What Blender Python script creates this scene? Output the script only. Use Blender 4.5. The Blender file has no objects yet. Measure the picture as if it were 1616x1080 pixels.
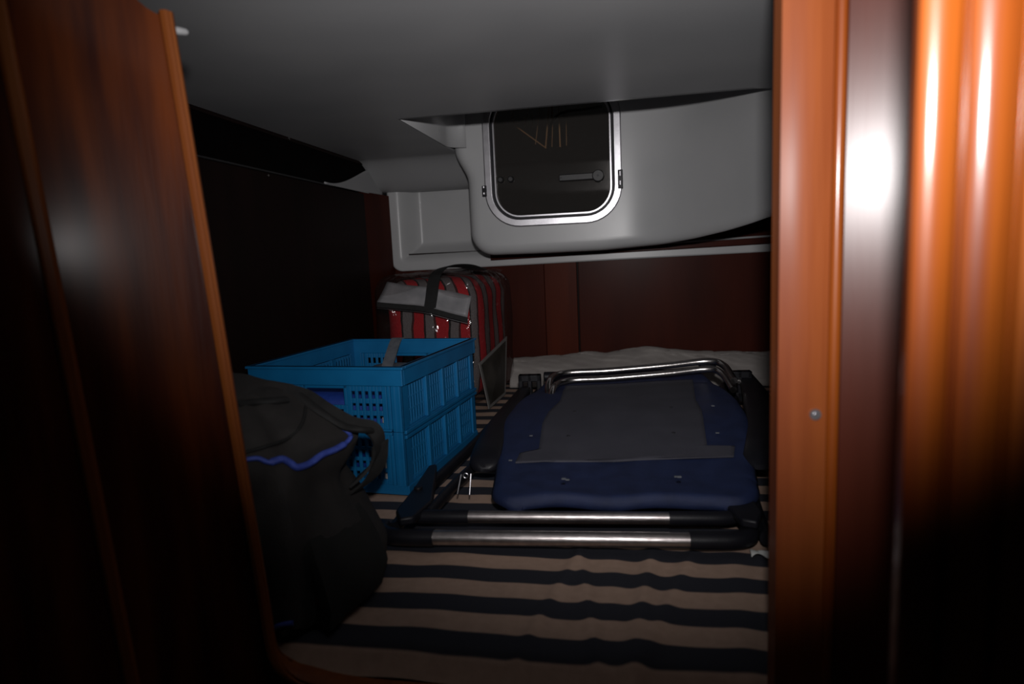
import bpy, bmesh, math, random
from mathutils import Vector, Matrix, noise
random.seed(4)
PI = math.pi; R = math.radians
sc = bpy.context.scene
col = sc.collection

# ------------------------------------------------------------------ camera
FPX = 1000.0
yaw, pitch, roll = R(10.5), R(-7.7), R(2.6)
CAM = Vector((0, 0, .53))
Fw = Vector((-math.sin(yaw)*math.cos(pitch), math.cos(yaw)*math.cos(pitch), math.sin(pitch)))
Rt0 = Fw.cross(Vector((0, 0, 1))).normalized(); Up0 = Rt0.cross(Fw)
Rt = Rt0*math.cos(roll) - Up0*math.sin(roll); Up = Up0*math.cos(roll) + Rt0*math.sin(roll)
cd = bpy.data.cameras.new('camera'); cam = bpy.data.objects.new('camera', cd); col.objects.link(cam)
cam.matrix_world = Matrix(((Rt.x, Up.x, -Fw.x, CAM.x), (Rt.y, Up.y, -Fw.y, CAM.y), (Rt.z, Up.z, -Fw.z, CAM.z), (0, 0, 0, 1)))
cd.sensor_width = 36; cd.lens = FPX/1616*36; cd.clip_start = .01; cd.clip_end = 50
cd.dof.use_dof = True; cd.dof.focus_distance = 1.75; cd.dof.aperture_fstop = 3.2
sc.camera = cam

# ------------------------------------------------------------------ light: on-camera flash, almost no ambient
w = bpy.data.worlds.new('world'); sc.world = w; w.use_nodes = True
w.node_tree.nodes['Background'].inputs[0].default_value = (.9, .95, 1, 1)
w.node_tree.nodes['Background'].inputs[1].default_value = .0025
sl = bpy.data.lights.new('flash', 'SPOT'); so = bpy.data.objects.new('flash', sl); col.objects.link(so)
FLASH = CAM + Up*.13 + Rt*.01 - Fw*.02
so.location = FLASH
aim = (Fw*1.0 + Rt*.13 + Up*.24).normalized()
so.rotation_euler = aim.to_track_quat('-Z', 'Y').to_euler()
sl.energy = 56; sl.spot_size = R(94); sl.spot_blend = 1.0; sl.shadow_soft_size = .018; sl.color = (1, .97, .97)
sc.view_settings.view_transform = 'Standard'; sc.view_settings.look = 'None'
sc.view_settings.exposure = 0; sc.view_settings.gamma = 1; sc.view_settings.use_curve_mapping = False

# ------------------------------------------------------------------ geometry helpers
def ray(x, y): return Fw*FPX + Rt*(x-808) + Up*(540-y)
def on_x(x, y, X): d = ray(x, y); return CAM + d*((X-CAM.x)/d.x)
def on_y(x, y, Y): d = ray(x, y); return CAM + d*((Y-CAM.y)/d.y)
def on_z(x, y, Z): d = ray(x, y); return CAM + d*((Z-CAM.z)/d.z)
def smooth(t): t = max(0, min(1, t)); return t*t*(3-2*t)

class MB:
    def __init__(s): s.v = []; s.f = []
    def add(s, vs, fs):
        n = len(s.v); s.v += [Vector(p) for p in vs]; s.f += [tuple(n+i for i in f) for f in fs]; return s
    def box(s, a, b):
        x0, y0, z0 = a; x1, y1, z1 = b
        return s.add([(x0,y0,z0),(x1,y0,z0),(x1,y1,z0),(x0,y1,z0),(x0,y0,z1),(x1,y0,z1),(x1,y1,z1),(x0,y1,z1)],
                     [(0,3,2,1),(4,5,6,7),(0,1,5,4),(1,2,6,5),(2,3,7,6),(3,0,4,7)])
    def prism(s, poly, axis, a, b):
        n = len(poly)
        def P(p, t):
            return (p[0], p[1], t) if axis == 'z' else ((p[0], t, p[1]) if axis == 'y' else (t, p[0], p[1]))
        vs = [P(p, a) for p in poly]+[P(p, b) for p in poly]
        fs = [tuple(range(n))[::-1], tuple(range(n, 2*n))]+[(i, (i+1) % n, n+(i+1) % n, n+i) for i in range(n)]
        return s.add(vs, fs)
    def grid(s, fn, nu, nv):
        vs = [fn(i/nu, j/nv) for j in range(nv+1) for i in range(nu+1)]
        fs = [(j*(nu+1)+i, j*(nu+1)+i+1, (j+1)*(nu+1)+i+1, (j+1)*(nu+1)+i) for j in range(nv) for i in range(nu)]
        return s.add(vs, fs)
    def tube(s, pts, r, n=12, cap=True, flat=1.0):
        pts = [Vector(p) for p in pts]; m = len(pts); vs = []
        rr = r if isinstance(r, (list, tuple)) else [r]*m
        up = Vector((0, 0, 1))
        for i, p in enumerate(pts):
            t = (pts[min(i+1, m-1)]-pts[max(i-1, 0)]).normalized()
            a = t.cross(up)
            if a.length < .1: a = t.cross(Vector((0, 1, 0)))
            a.normalize(); b = a.cross(t).normalized()
            for k in range(n):
                an = 2*PI*k/n; vs.append(p + a*math.cos(an)*rr[i] + b*math.sin(an)*rr[i]*flat)
        fs = [(i*n+k, i*n+(k+1) % n, (i+1)*n+(k+1) % n, (i+1)*n+k) for i in range(m-1) for k in range(n)]
        if cap: fs += [tuple(range(n))[::-1], tuple((m-1)*n+k for k in range(n))]
        return s.add(vs, fs)
    def ribbon(s, pts, wv, th):
        """flat strap along pts, wv = half-width vector(s), th = thickness"""
        pts = [Vector(p) for p in pts]; m = len(pts); vs = []
        for i, p in enumerate(pts):
            t = (pts[min(i+1, m-1)]-pts[max(i-1, 0)]).normalized()
            wd = Vector(wv[i] if isinstance(wv, list) else wv); nn = t.cross(wd).normalized()*th/2
            vs += [p-wd-nn, p+wd-nn, p+wd+nn, p-wd+nn]
        fs = [(i*4+k, i*4+(k+1) % 4, (i+1)*4+(k+1) % 4, (i+1)*4+k) for i in range(m-1) for k in range(4)]
        fs += [(3, 2, 1, 0), tuple((m-1)*4+k for k in range(4))]
        return s.add(vs, fs)
    def loft(s, rings, cap=True):
        n = len(rings[0]); base = []
        vs = [p for r in rings for p in r]
        fs = [(i*n+k, i*n+(k+1) % n, (i+1)*n+(k+1) % n, (i+1)*n+k) for i in range(len(rings)-1) for k in range(n)]
        if cap: fs += [tuple(range(n))[::-1], tuple((len(rings)-1)*n+k for k in range(n))]
        return s.add(vs, fs)

def spline(P, k=6):
    P = [Vector(p) for p in P]; Q = [P[0]*2-P[1]]+P+[P[-1]*2-P[-2]]; out = []
    for i in range(1, len(Q)-2):
        a, b, c, d = Q[i-1:i+3]
        for j in range(k):
            t = j/k; out.append(.5*((2*b)+(c-a)*t+(2*a-5*b+4*c-d)*t*t+(3*b-a-3*c+d)*t**3))
    out.append(P[-1]); return out

def obj(name, mb, mat, parent=None, local=False, bevel=0, seg=2, flat=False, sub=0, solid=0):
    me = bpy.data.meshes.new(name)
    off = Vector((0, 0, 0)) if (parent is None or local) else parent.matrix_basis.translation + (parent.parent.matrix_basis.translation if parent.parent else Vector((0, 0, 0)))
    me.from_pydata([tuple(p-off) for p in mb.v], [], mb.f)
    bm = bmesh.new(); bm.from_mesh(me); bmesh.ops.recalc_face_normals(bm, faces=bm.faces); bm.to_mesh(me); bm.free()
    me.materials.append(mat)
    o = bpy.data.objects.new(name, me); col.objects.link(o)
    if parent: o.parent = parent
    if solid:
        m = o.modifiers.new('s', 'SOLIDIFY'); m.thickness = solid; m.offset = 0
    if bevel:
        m = o.modifiers.new('b', 'BEVEL'); m.width = bevel; m.segments = seg; m.limit_method = 'ANGLE'; m.angle_limit = R(40)
    if sub:
        m = o.modifiers.new('ss', 'SUBSURF'); m.levels = sub; m.render_levels = sub
    if not flat:
        for p in me.polygons: p.use_smooth = True
        try:
            me.set_sharp_from_angle(angle=R(42))
        except Exception: pass
    return o

def empty(name, loc, rz=0):
    o = bpy.data.objects.new(name, None); col.objects.link(o); o.location = loc; o.rotation_euler = (0, 0, rz)
    o.empty_display_size = .05
    o.matrix_basis = Matrix.Translation(Vector(loc)) @ Matrix.Rotation(rz, 4, 'Z')
    return o
def tag(o, label, cat, group=None):
    o['label'] = label; o['category'] = cat
    if group: o['group'] = group
    return o
def struct(o, label=None, cat=None):
    o['kind'] = 'structure'
    if label: o['label'] = label
    if cat: o['category'] = cat
    return o

# ------------------------------------------------------------------ materials
def mat(name, rgb, rough=.5, metal=0, coat=0, coat_r=.1, spec=.5, **kw):
    m = bpy.data.materials.new(name); m.use_nodes = True
    b = m.node_tree.nodes['Principled BSDF']
    b.inputs['Base Color'].default_value = (*rgb, 1); b.inputs['Roughness'].default_value = rough
    b.inputs['Metallic'].default_value = metal; b.inputs['Coat Weight'].default_value = coat
    b.inputs['Coat Roughness'].default_value = coat_r; b.inputs['Specular IOR Level'].default_value = spec
    return m
def nd(m, t, **kw):
    n = m.node_tree.nodes.new(t)
    for k, v in kw.items(): setattr(n, k, v)
    return n
def lk(m, a, b): m.node_tree.links.new(a, b)
def varied(m, c1, c2, scale=(8, 8, 8), detail=4, bump=0, bscale=None, lo=.3, hi=.7, coords='Object', wave=None):
    """mottled colour between c1 and c2 plus fine relief"""
    b = m.node_tree.nodes['Principled BSDF']
    tc = nd(m, 'ShaderNodeTexCoord'); mp = nd(m, 'ShaderNodeMapping'); mp.inputs['Scale'].default_value = scale
    lk(m, tc.outputs[coords], mp.inputs['Vector'])
    n = nd(m, 'ShaderNodeTexNoise'); n.inputs['Scale'].default_value = 1; n.inputs['Detail'].default_value = detail
    lk(m, mp.outputs[0], n.inputs['Vector'])
    cr = nd(m, 'ShaderNodeValToRGB'); cr.color_ramp.elements[0].position = lo; cr.color_ramp.elements[1].position = hi
    cr.color_ramp.elements[0].color = (*c1, 1); cr.color_ramp.elements[1].color = (*c2, 1)
    lk(m, n.outputs['Fac'], cr.inputs[0]); lk(m, cr.outputs[0], b.inputs['Base Color'])
    if bump:
        n2 = nd(m, 'ShaderNodeTexNoise'); n2.inputs['Scale'].default_value = 1; n2.inputs['Detail'].default_value = 3
        mp2 = nd(m, 'ShaderNodeMapping'); mp2.inputs['Scale'].default_value = bscale or scale
        lk(m, tc.outputs[coords], mp2.inputs['Vector']); lk(m, mp2.outputs[0], n2.inputs['Vector'])
        bp = nd(m, 'ShaderNodeBump'); bp.inputs['Strength'].default_value = bump; bp.inputs['Distance'].default_value = .002
        lk(m, n2.outputs['Fac'], bp.inputs['Height']); lk(m, bp.outputs[0], b.inputs['Normal'])
    return m
def wood(name, dark, light, rough=.4, coat=.6, coat_r=.2, xs=22, spec=.5):
    m = mat(name, light, rough, coat=coat, coat_r=coat_r, spec=spec)
    varied(m, dark, light, (xs, xs, 1.6), 6, .25, (160, 160, 9), .32, .72)
    return m

M = {}
M['wood_door'] = wood('mahogany_bulkhead', (.060, .0095, .0005), (.155, .031, .0012), .5, .32, .2, 9, .08)
def figure(m, c_dark, sc_, lo, hi):
    b = m.node_tree.nodes['Principled BSDF']; src = b.inputs['Base Color'].links[0].from_socket
    tc = nd(m, 'ShaderNodeTexCoord'); mp = nd(m, 'ShaderNodeMapping'); mp.inputs['Scale'].default_value = sc_
    n = nd(m, 'ShaderNodeTexNoise'); n.inputs['Scale'].default_value = 1; n.inputs['Detail'].default_value = 5
    lk(m, tc.outputs['Object'], mp.inputs[0]); lk(m, mp.outputs[0], n.inputs['Vector'])
    mr = nd(m, 'ShaderNodeMapRange'); mr.inputs['From Min'].default_value = lo; mr.inputs['From Max'].default_value = hi
    lk(m, n.outputs['Fac'], mr.inputs['Value'])
    x = nd(m, 'ShaderNodeMix', data_type='RGBA', blend_type='MIX'); x.inputs['A'].default_value = (*c_dark, 1)
    lk(m, mr.outputs[0], x.inputs['Factor']); lk(m, src, x.inputs['B']); lk(m, x.outputs['Result'], b.inputs['Base Color'])
figure(M['wood_door'], (.030, .0035, .0004), (26, 26, 2.2), .36, .62)
M['wood_post'] = wood('mahogany_post', (.15, .032, .008), (.26, .068, .015), .6, .14, .32, 26, .12)
M['wood_edge'] = wood('solid_edge_lipping', (.17, .042, .008), (.24, .070, .012), .6, .15, .3, 40, .15)
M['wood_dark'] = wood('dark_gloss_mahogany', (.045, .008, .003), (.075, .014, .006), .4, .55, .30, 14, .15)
M['wood_column'] = wood('column_mahogany', (.13, .022, .003), (.30, .075, .007), .45, .7, .2, 60, .2)
M['wood_back'] = wood('back_panel_mahogany', (.036, .0048, .0016), (.062, .0085, .0024), .65, .08, .3, 7, .1)
M['wood_back_red'] = wood('back_board_mahogany', (.060, .008, .002), (.095, .014, .003), .6, .08, .3, 16, .1)
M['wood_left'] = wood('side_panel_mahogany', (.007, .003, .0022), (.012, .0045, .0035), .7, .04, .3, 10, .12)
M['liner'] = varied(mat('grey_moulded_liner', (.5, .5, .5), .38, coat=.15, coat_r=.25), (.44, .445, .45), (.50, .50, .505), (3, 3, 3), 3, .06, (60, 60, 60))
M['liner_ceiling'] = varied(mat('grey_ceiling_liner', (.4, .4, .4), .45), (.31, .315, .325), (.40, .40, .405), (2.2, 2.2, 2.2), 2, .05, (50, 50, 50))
M['black_void'] = varied(mat('locker_dark', (.004, .004, .004), .7), (.0015, .001, .001), (.003, .002, .002), (9, 9, 9)); M['black_void'].node_tree.nodes['Principled BSDF'].inputs['Specular IOR Level'].default_value = .05
M['alu'] = varied(mat('brushed_aluminium', (.62, .61, .64), .34, 1), (.55, .54, .57), (.68, .67, .70), (30, 30, 30), 3, .05, (200, 200, 200))
M['chrome'] = varied(mat('polished_tube', (.62, .58, .57), .22, 1), (.50, .47, .46), (.66, .63, .62), (40, 40, 40), 4, .12, (120, 300, 300))
M['chair_tube'] = varied(mat('dull_anodised_tube', (.5, .45, .44), .33, 1), (.40, .36, .355), (.56, .52, .51), (60, 60, 60), 4, .18, (30, 400, 400))
M['black_plastic'] = varied(mat('black_plastic', (.008, .008, .011), .45), (.006, .006, .009), (.011, .011, .015), (20, 20, 20), 3, .1, (300, 300, 300)); M['black_plastic'].node_tree.nodes['Principled BSDF'].inputs['Specular IOR Level'].default_value = .28
M['grey_handle'] = varied(mat('dark_grey_handle_plastic', (.05, .05, .052), .5), (.016, .016, .017), (.024, .023, .024), (20, 20, 20))
M['blue_crate'] = varied(mat('blue_plastic', (.006, .19, .42), .42), (.003, .120, .30), (.005, .150, .36), (14, 14, 14), 3, .08, (260, 260, 260))
M['royal'] = varied(mat('royal_blue_cloth', (.012, .045, .33), .6), (.006, .03, .22), (.014, .06, .36), (30, 30, 30), 4, .3, (120, 120, 120))
M['pipe_blue'] = varied(mat('blue_piping', (.04, .07, .36), .6), (.03, .055, .30), (.05, .09, .42), (90, 90, 90), 3, .3, (400, 400, 400))
M['black_cloth'] = varied(mat('black_nylon', (.012, .011, .011), .8), (.014, .0125, .012), (.026, .0225, .021), (16, 16, 16), 4, .5, (500, 500, 500))
M['black_mesh'] = varied(mat('black_mesh_cloth', (.006, .007, .006), .85), (.004, .005, .004), (.009, .009, .008), (24, 24, 24), 4, .5, (600, 600, 600))
M['webbing'] = varied(mat('black_webbing', (.006, .006, .006), .75), (.004, .004, .004), (.009, .009, .009), (80, 80, 80), 3, .5, (700, 700, 700))
M['navy'] = varied(mat('navy_sling_fabric', (.012, .022, .075), .55), (.010, .018, .06), (.016, .028, .09), (25, 25, 25), 3, .6, (900, 900, 900))
M['grey_pad'] = varied(mat('grey_sling_fabric', (.075, .075, .095), .75), (.048, .048, .064), (.064, .063, .082), (12, 12, 12), 3, .4, (900, 900, 900))
M['sheet'] = varied(mat('cream_cotton_sheet', (.34, .31, .29), .85), (.29, .265, .25), (.37, .34, .32), (8, 8, 8), 4, .35, (260, 260, 260))
M['grey_web'] = varied(mat('grey_webbing', (.12, .13, .15), .7), (.10, .11, .13), (.15, .16, .18), (60, 60, 60), 3, .4, (500, 500, 500))
M['white'] = varied(mat('off_white_plastic', (.6, .6, .6), .5), (.5, .5, .5), (.66, .66, .66), (40, 40, 40))
M['grey_band'] = varied(mat('grey_vinyl_band', (.26, .26, .27), .45), (.20, .20, .21), (.31, .30, .31), (18, 18, 18), 4, .3, (60, 60, 60))
M['card'] = varied(mat('printed_card', (.03, .028, .025), .5), (.012, .013, .010), (.06, .055, .048), (14, 14, 14), 5)
M['card_edge'] = varied(mat('pale_card_edge', (.2, .19, .18), .6), (.16, .155, .15), (.22, .21, .2), (30, 30, 30))
M['brass'] = varied(mat('gold_wire', (.75, .42, .22), .4, .15), (.9, .58, .34), (.98, .72, .48), (40, 40, 40))
M['cream_tag'] = varied(mat('white_cloth_tag', (.5, .5, .48), .8), (.36, .38, .37), (.62, .62, .6), (60, 60, 60))
M['red_item'] = varied(mat('dark_red_cloth', (.09, .008, .006), .8), (.05, .004, .003), (.12, .012, .008), (40, 40, 40))

# striped cover: printed cloth
m = mat('striped_cover', (.3, .2, .15), .85); M['stripe'] = m
b = m.node_tree.nodes['Principled BSDF']
tc = nd(m, 'ShaderNodeTexCoord'); sp = nd(m, 'ShaderNodeSeparateXYZ'); lk(m, tc.outputs['Object'], sp.inputs[0])
nz = nd(m, 'ShaderNodeTexNoise'); nz.inputs['Scale'].default_value = 5; nz.inputs['Detail'].default_value = 2
lk(m, tc.outputs['Object'], nz.inputs['Vector'])
a1 = nd(m, 'ShaderNodeMath', operation='MULTIPLY_ADD'); a1.inputs[1].default_value = .010; lk(m, nz.outputs['Fac'], a1.inputs[0]); lk(m, sp.outputs['Y'], a1.inputs[2])
a2 = nd(m, 'ShaderNodeMath', operation='ADD'); a2.inputs[1].default_value = -1.0245 + .0937*20 - .005; lk(m, a1.outputs[0], a2.inputs[0])
a3 = nd(m, 'ShaderNodeMath', operation='DIVIDE'); a3.inputs[1].default_value = .0937; lk(m, a2.outputs[0], a3.inputs[0])
a4 = nd(m, 'ShaderNodeMath', operation='FRACT'); lk(m, a3.outputs[0], a4.inputs[0])
a5 = nd(m, 'ShaderNodeMath', operation='SUBTRACT'); a5.inputs[1].default_value = .5; lk(m, a4.outputs[0], a5.inputs[0])
a6 = nd(m, 'ShaderNodeMath', operation='ABSOLUTE'); lk(m, a5.outputs[0], a6.inputs[0])   # .5 at stripe centre
cr = nd(m, 'ShaderNodeValToRGB'); cr.color_ramp.elements[0].position = .235; cr.color_ramp.elements[1].position = .262
cr.color_ramp.elements[0].color = (.012, .016, .028, 1); cr.color_ramp.elements[1].color = (1, 1, 1, 1)
lk(m, a6.outputs[0], cr.inputs[0])
n2 = nd(m, 'ShaderNodeTexNoise'); n2.inputs['Scale'].default_value = 60; n2.inputs['Detail'].default_value = 4; lk(m, tc.outputs['Object'], n2.inputs['Vector'])
c2 = nd(m, 'ShaderNodeValToRGB'); c2.color_ramp.elements[0].color = (.38, .255, .19, 1); c2.color_ramp.elements[1].color = (.52, .36, .275, 1)
lk(m, n2.outputs['Fac'], c2.inputs[0])
mx = nd(m, 'ShaderNodeMix', data_type='RGBA'); mx.inputs['A'].default_value = (.014, .018, .030, 1)
lk(m, c2.outputs[0], mx.inputs['B']); lk(m, cr.outputs[0], mx.inputs['Factor']); lk(m, mx.outputs['Result'], b.inputs['Base Color'])
n3 = nd(m, 'ShaderNodeTexNoise'); n3.inputs['Scale'].default_value = 500; lk(m, tc.outputs['Object'], n3.inputs['Vector'])
bp = nd(m, 'ShaderNodeBump'); bp.inputs['Strength'].default_value = .4; bp.inputs['Distance'].default_value = .001
lk(m, n3.outputs['Fac'], bp.inputs['Height']); lk(m, bp.outputs[0], b.inputs['Normal'])

# red and grey striped blanket
m = mat('striped_blanket', (.3, .02, .02), .9); M['blanket'] = m
b = m.node_tree.nodes['Principled BSDF']
tc = nd(m, 'ShaderNodeTexCoord'); sp = nd(m, 'ShaderNodeSeparateXYZ'); lk(m, tc.outputs['Object'], sp.inputs[0])
a1 = nd(m, 'ShaderNodeMath', operation='MULTIPLY_ADD'); a1.inputs[1].default_value = .75
lk(m, sp.outputs['Y'], a1.inputs[0]); lk(m, sp.outputs['X'], a1.inputs[2])
nz = nd(m, 'ShaderNodeTexNoise'); nz.inputs['Scale'].default_value = 9; lk(m, tc.outputs['Object'], nz.inputs['Vector'])
a0 = nd(m, 'ShaderNodeMath', operation='MULTIPLY_ADD'); a0.inputs[1].default_value = .03; lk(m, nz.outputs['Fac'], a0.inputs[0]); lk(m, a1.outputs[0], a0.inputs[2])
a2 = nd(m, 'ShaderNodeMath', operation='DIVIDE'); a2.inputs[1].default_value = .088; lk(m, a0.outputs[0], a2.inputs[0])
a3 = nd(m, 'ShaderNodeMath', operation='ADD'); a3.inputs[1].default_value = 20; lk(m, a2.outputs[0], a3.inputs[0])
a4 = nd(m, 'ShaderNodeMath', operation='FRACT'); lk(m, a3.outputs[0], a4.inputs[0])
cr = nd(m, 'ShaderNodeValToRGB'); cr.color_ramp.interpolation = 'CONSTANT'
e = cr.color_ramp.elements; e[0].position = 0; e[0].color = (.44, .012, .018, 1); e[1].position = .46; e[1].color = (.014, .010, .010, 1)
for p_, c_ in ((.54, (.16, .14, .14, 1)), (.90, (.05, .012, .012, 1))):
    x_ = e.new(p_); x_.color = c_
lk(m, a4.outputs[0], cr.inputs[0]); lk(m, cr.outputs[0], b.inputs['Base Color'])
n3 = nd(m, 'ShaderNodeTexNoise'); n3.inputs['Scale'].default_value = 180; lk(m, tc.outputs['Object'], n3.inputs['Vector'])
bp = nd(m, 'ShaderNodeBump'); bp.inputs['Strength'].default_value = .8; bp.inputs['Distance'].default_value = .004
lk(m, n3.outputs['Fac'], bp.inputs['Height']); lk(m, bp.outputs[0], b.inputs['Normal'])

# clear wrinkled vinyl
def film(name, tint, gl, rough, bump, scale, diff=0):
    m = bpy.data.materials.new(name); m.use_nodes = True; t = m.node_tree; t.nodes.remove(t.nodes['Principled BSDF'])
    tr = nd(m, 'ShaderNodeBsdfTransparent'); tr.inputs[0].default_value = (*tint, 1)
    g = nd(m, 'ShaderNodeBsdfGlossy'); g.inputs['Roughness'].default_value = rough
    tc = nd(m, 'ShaderNodeTexCoord'); n = nd(m, 'ShaderNodeTexNoise'); n.inputs['Scale'].default_value = scale; n.inputs['Detail'].default_value = 3
    n.inputs['Distortion'].default_value = .6
    lk(m, tc.outputs['Object'], n.inputs['Vector'])
    bp = nd(m, 'ShaderNodeBump'); bp.inputs['Strength'].default_value = bump; bp.inputs['Distance'].default_value = .035
    lk(m, n.outputs['Fac'], bp.inputs['Height']); lk(m, bp.outputs[0], g.inputs['Normal'])
    fr = nd(m, 'ShaderNodeFresnel'); fr.inputs[0].default_value = 1.45
    ma = nd(m, 'ShaderNodeMath', operation='MULTIPLY'); ma.inputs[1].default_value = gl; lk(m, fr.outputs[0], ma.inputs[0])
    mn = nd(m, 'ShaderNodeMath', operation='MINIMUM'); mn.inputs[1].default_value = .16; lk(m, ma.outputs[0], mn.inputs[0]); ma = mn
    d = nd(m, 'ShaderNodeBsdfDiffuse'); d.inputs[0].default_value = (.5, .47, .45, 1)
    m1 = nd(m, 'ShaderNodeMixShader'); m1.inputs[0].default_value = diff; lk(m, tr.outputs[0], m1.inputs[1]); lk(m, d.outputs[0], m1.inputs[2])
    m2 = nd(m, 'ShaderNodeMixShader'); lk(m, ma.outputs[0], m2.inputs[0]); lk(m, m1.outputs[0], m2.inputs[1]); lk(m, g.outputs[0], m2.inputs[2])
    lk(m, m2.outputs[0], t.nodes['Material Output'].inputs[0]); return m
M['film'] = film('clear_vinyl', (.90, .89, .89), 1.1, .09, 1.0, 9, .012)
M['glass'] = film('smoked_acrylic', (.80, .76, .72), .8, .05, .02, 4, .035)

# ================================================================== SETTING
YB = 2.62      # back wall
# floor / bunk base
fl = obj('floor', MB().box((-1.4, .70, -.16), (1.4, 2.75, -.12)), M['wood_dark']); struct(fl)

# left wall
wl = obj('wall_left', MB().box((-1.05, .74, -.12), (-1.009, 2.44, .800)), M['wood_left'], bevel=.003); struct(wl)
p = MB().box((-1.012, .80, .800), (-1.004, 2.12, .8045)); obj('locker_lip', p, M['grey_handle'], wl)
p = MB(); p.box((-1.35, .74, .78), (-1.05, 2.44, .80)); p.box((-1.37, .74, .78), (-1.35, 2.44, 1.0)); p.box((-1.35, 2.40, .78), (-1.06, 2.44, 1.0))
p.box((-1.016, .80, .8045), (-1.010, 2.44, .925))  # black board across the locker mouth, stands in for its dark inside
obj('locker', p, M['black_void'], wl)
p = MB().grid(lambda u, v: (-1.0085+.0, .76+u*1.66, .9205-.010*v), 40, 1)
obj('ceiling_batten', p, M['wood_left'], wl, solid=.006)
for x_, y_ in ((455, 219), (595, 263), (422, 277)):
    q = on_x(x_, y_, -1.004)
    obj('screw', MB().tube([q, q+Vector((.004, 0, 0))], .0035, 10), M['chrome'], wl)

fp = MB().grid(lambda u, v: (-1.006+.004*v-.0*u, 2.06+.54*u, .803+v*(.006+.112*smooth((u-.05)/.95))), 24, 8)
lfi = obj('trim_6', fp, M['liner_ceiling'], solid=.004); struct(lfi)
# back wall: backing board and veneered boards
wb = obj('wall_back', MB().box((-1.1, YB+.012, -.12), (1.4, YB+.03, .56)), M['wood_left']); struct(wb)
for i, (x0, x1, mm) in enumerate(((-.99, -.3385, 'wood_back'), (-.3365, -.204, 'wood_back_red'), (-.196, 1.38, 'wood_back'))):
    obj('board', MB().box((x0, YB, -.12), (x1, YB+.012, .535)), M[mm], wb, bevel=.0015)
# chamfer board in the corner
p = MB().prism([(-1.009, 2.40), (-.982, YB+.004), (-1.02, YB+.02), (-1.04, 2.40)], 'z', -.12, .806)
cb = obj('trim_1', p, M['wood_back']); struct(cb)

# ceiling liner with the cockpit well cut out of it
def ceil_z(x, y):
    z = .92
    if x < -.60 or x > .5: z -= .100*smooth((y-2.36)/.24)
    return z
XL, XR = -.612, .42
xs = [-1.4+i*.02 for i in range(0, 40)]
xs = [x for x in xs if x < XL-.005]+[XL-.0001]+[XL+.0001]+[XL+.012+i*(XR-.1-XL-.012)/36 for i in range(37)]+[XR-.1+.1*math.sin(PI/2*i/12) for i in range(1, 13)]+[XR+.002+i*.05 for i in range(20)]
def yf(x):
    if x < XL: return 2.66
    if x <= XR-.1: return 1.75
    if x <= XR+.0001: return 1.75+(.1-math.sqrt(max(0, .01-(x-(XR-.1))**2)))
    return 2.66
vs = []; fs = []
def patch(X, y0f, y1f, ny):
    n0 = len(vs); n = ny+1
    for x in X:
        for j in range(n):
            y = y0f+(y1f(x)-y0f)*j/ny; vs.append((x, y, ceil_z(x, y)))
    for i in range(len(X)-1):
        for j in range(ny): fs.append((n0+i*n+j, n0+(i+1)*n+j, n0+(i+1)*n+j+1, n0+i*n+j+1))
patch(xs, .45, lambda x: 1.75, 80)
patch([x for x in xs if x < XL], 1.75, lambda x: 2.66, 60)
patch([x for x in xs if x >= XR-.1-1e-6], 1.75, yf, 50)
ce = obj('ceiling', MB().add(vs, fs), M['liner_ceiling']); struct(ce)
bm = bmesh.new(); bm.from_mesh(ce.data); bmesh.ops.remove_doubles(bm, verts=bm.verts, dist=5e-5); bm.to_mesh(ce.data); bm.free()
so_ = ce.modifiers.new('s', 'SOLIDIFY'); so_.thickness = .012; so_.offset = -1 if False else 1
# sides of the well above the ceiling
prof = [(XL, 1.75), (XL, 2.16)]+[(XL+.06-.06*math.cos(a*PI/16), 2.20+.06*math.sin(a*PI/16)) for a in range(0, 9)]
p = MB().grid(lambda u, v: (prof[round(u*(len(prof)-1))][0], prof[round(u*(len(prof)-1))][1]+.0, .92+.5*v), len(prof)-1, 4)
p.grid(lambda u, v: (XR-.1+.1*math.cos(PI/2*(1-u)-0) if False else XR-.1+.1*math.sin(PI/2*u), 1.75+.1-.1*math.cos(PI/2*u), .925+.5*v), 10, 4)
p.grid(lambda u, v: (XR, 1.85+.3*u, .925+.5*v), 4, 4)
p.grid(lambda u, v: (XL+(XR-.1-XL)*u, 1.752, .935+.485*v), 4, 4)
p.grid(lambda u, v: (XL+(XR-XL+.1)*u, 1.75+.75*v, 1.42), 4, 4)
ws = obj('wall_well', p, M['liner'], solid=.006); struct(ws)

# outer liner behind the window box: flange and recess
def recess(u, v):
    x = -.992+1.9*u; z = .487+.36*v
    zb = .487+.020*u
    z += .020*u*(1-v)
    y = YB-.012
    # distance inside the recess rectangle (rounded)
    rx0, rz0, rc = -.955, .520+.020*u, .03
    dx = rx0+rc-x; dz = rz0+rc-z
    d = (rc-math.hypot(max(dx, 0), max(dz, 0))) if (dx > 0 or dz > 0) else min(-dx, -dz)+rc
    y += .080*smooth(d/.085)
    y -= .07*smooth((z-.79)/.07)*smooth((-.50-x)/.05)*0
    return (x, y, z)
def recess_shape(u, v):
    x, y, z = recess(u, v)
    # round outer lower-left corner of the flange
    rc = .05; cx, cz = -.992+rc, .487+rc
    if x < cx and z < cz:
        d = math.hypot(x-cx, z-cz); mx_ = max(cx-x, cz-z)
        if d > 0: k = mx_/d; x = cx+(x-cx)*k; z = cz+(z-cz)*k
    return (x, y, z)
rg0 = MB().grid(recess_shape, 240, 60)
rg0.f = [f for f in rg0.f if not (min(rg0.v[i].x for i in f) > -.548 and max(rg0.v[i].z for i in f) > .62)]
fla = obj('trim_2', rg0, M['liner'], solid=.004); struct(fla)

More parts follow.
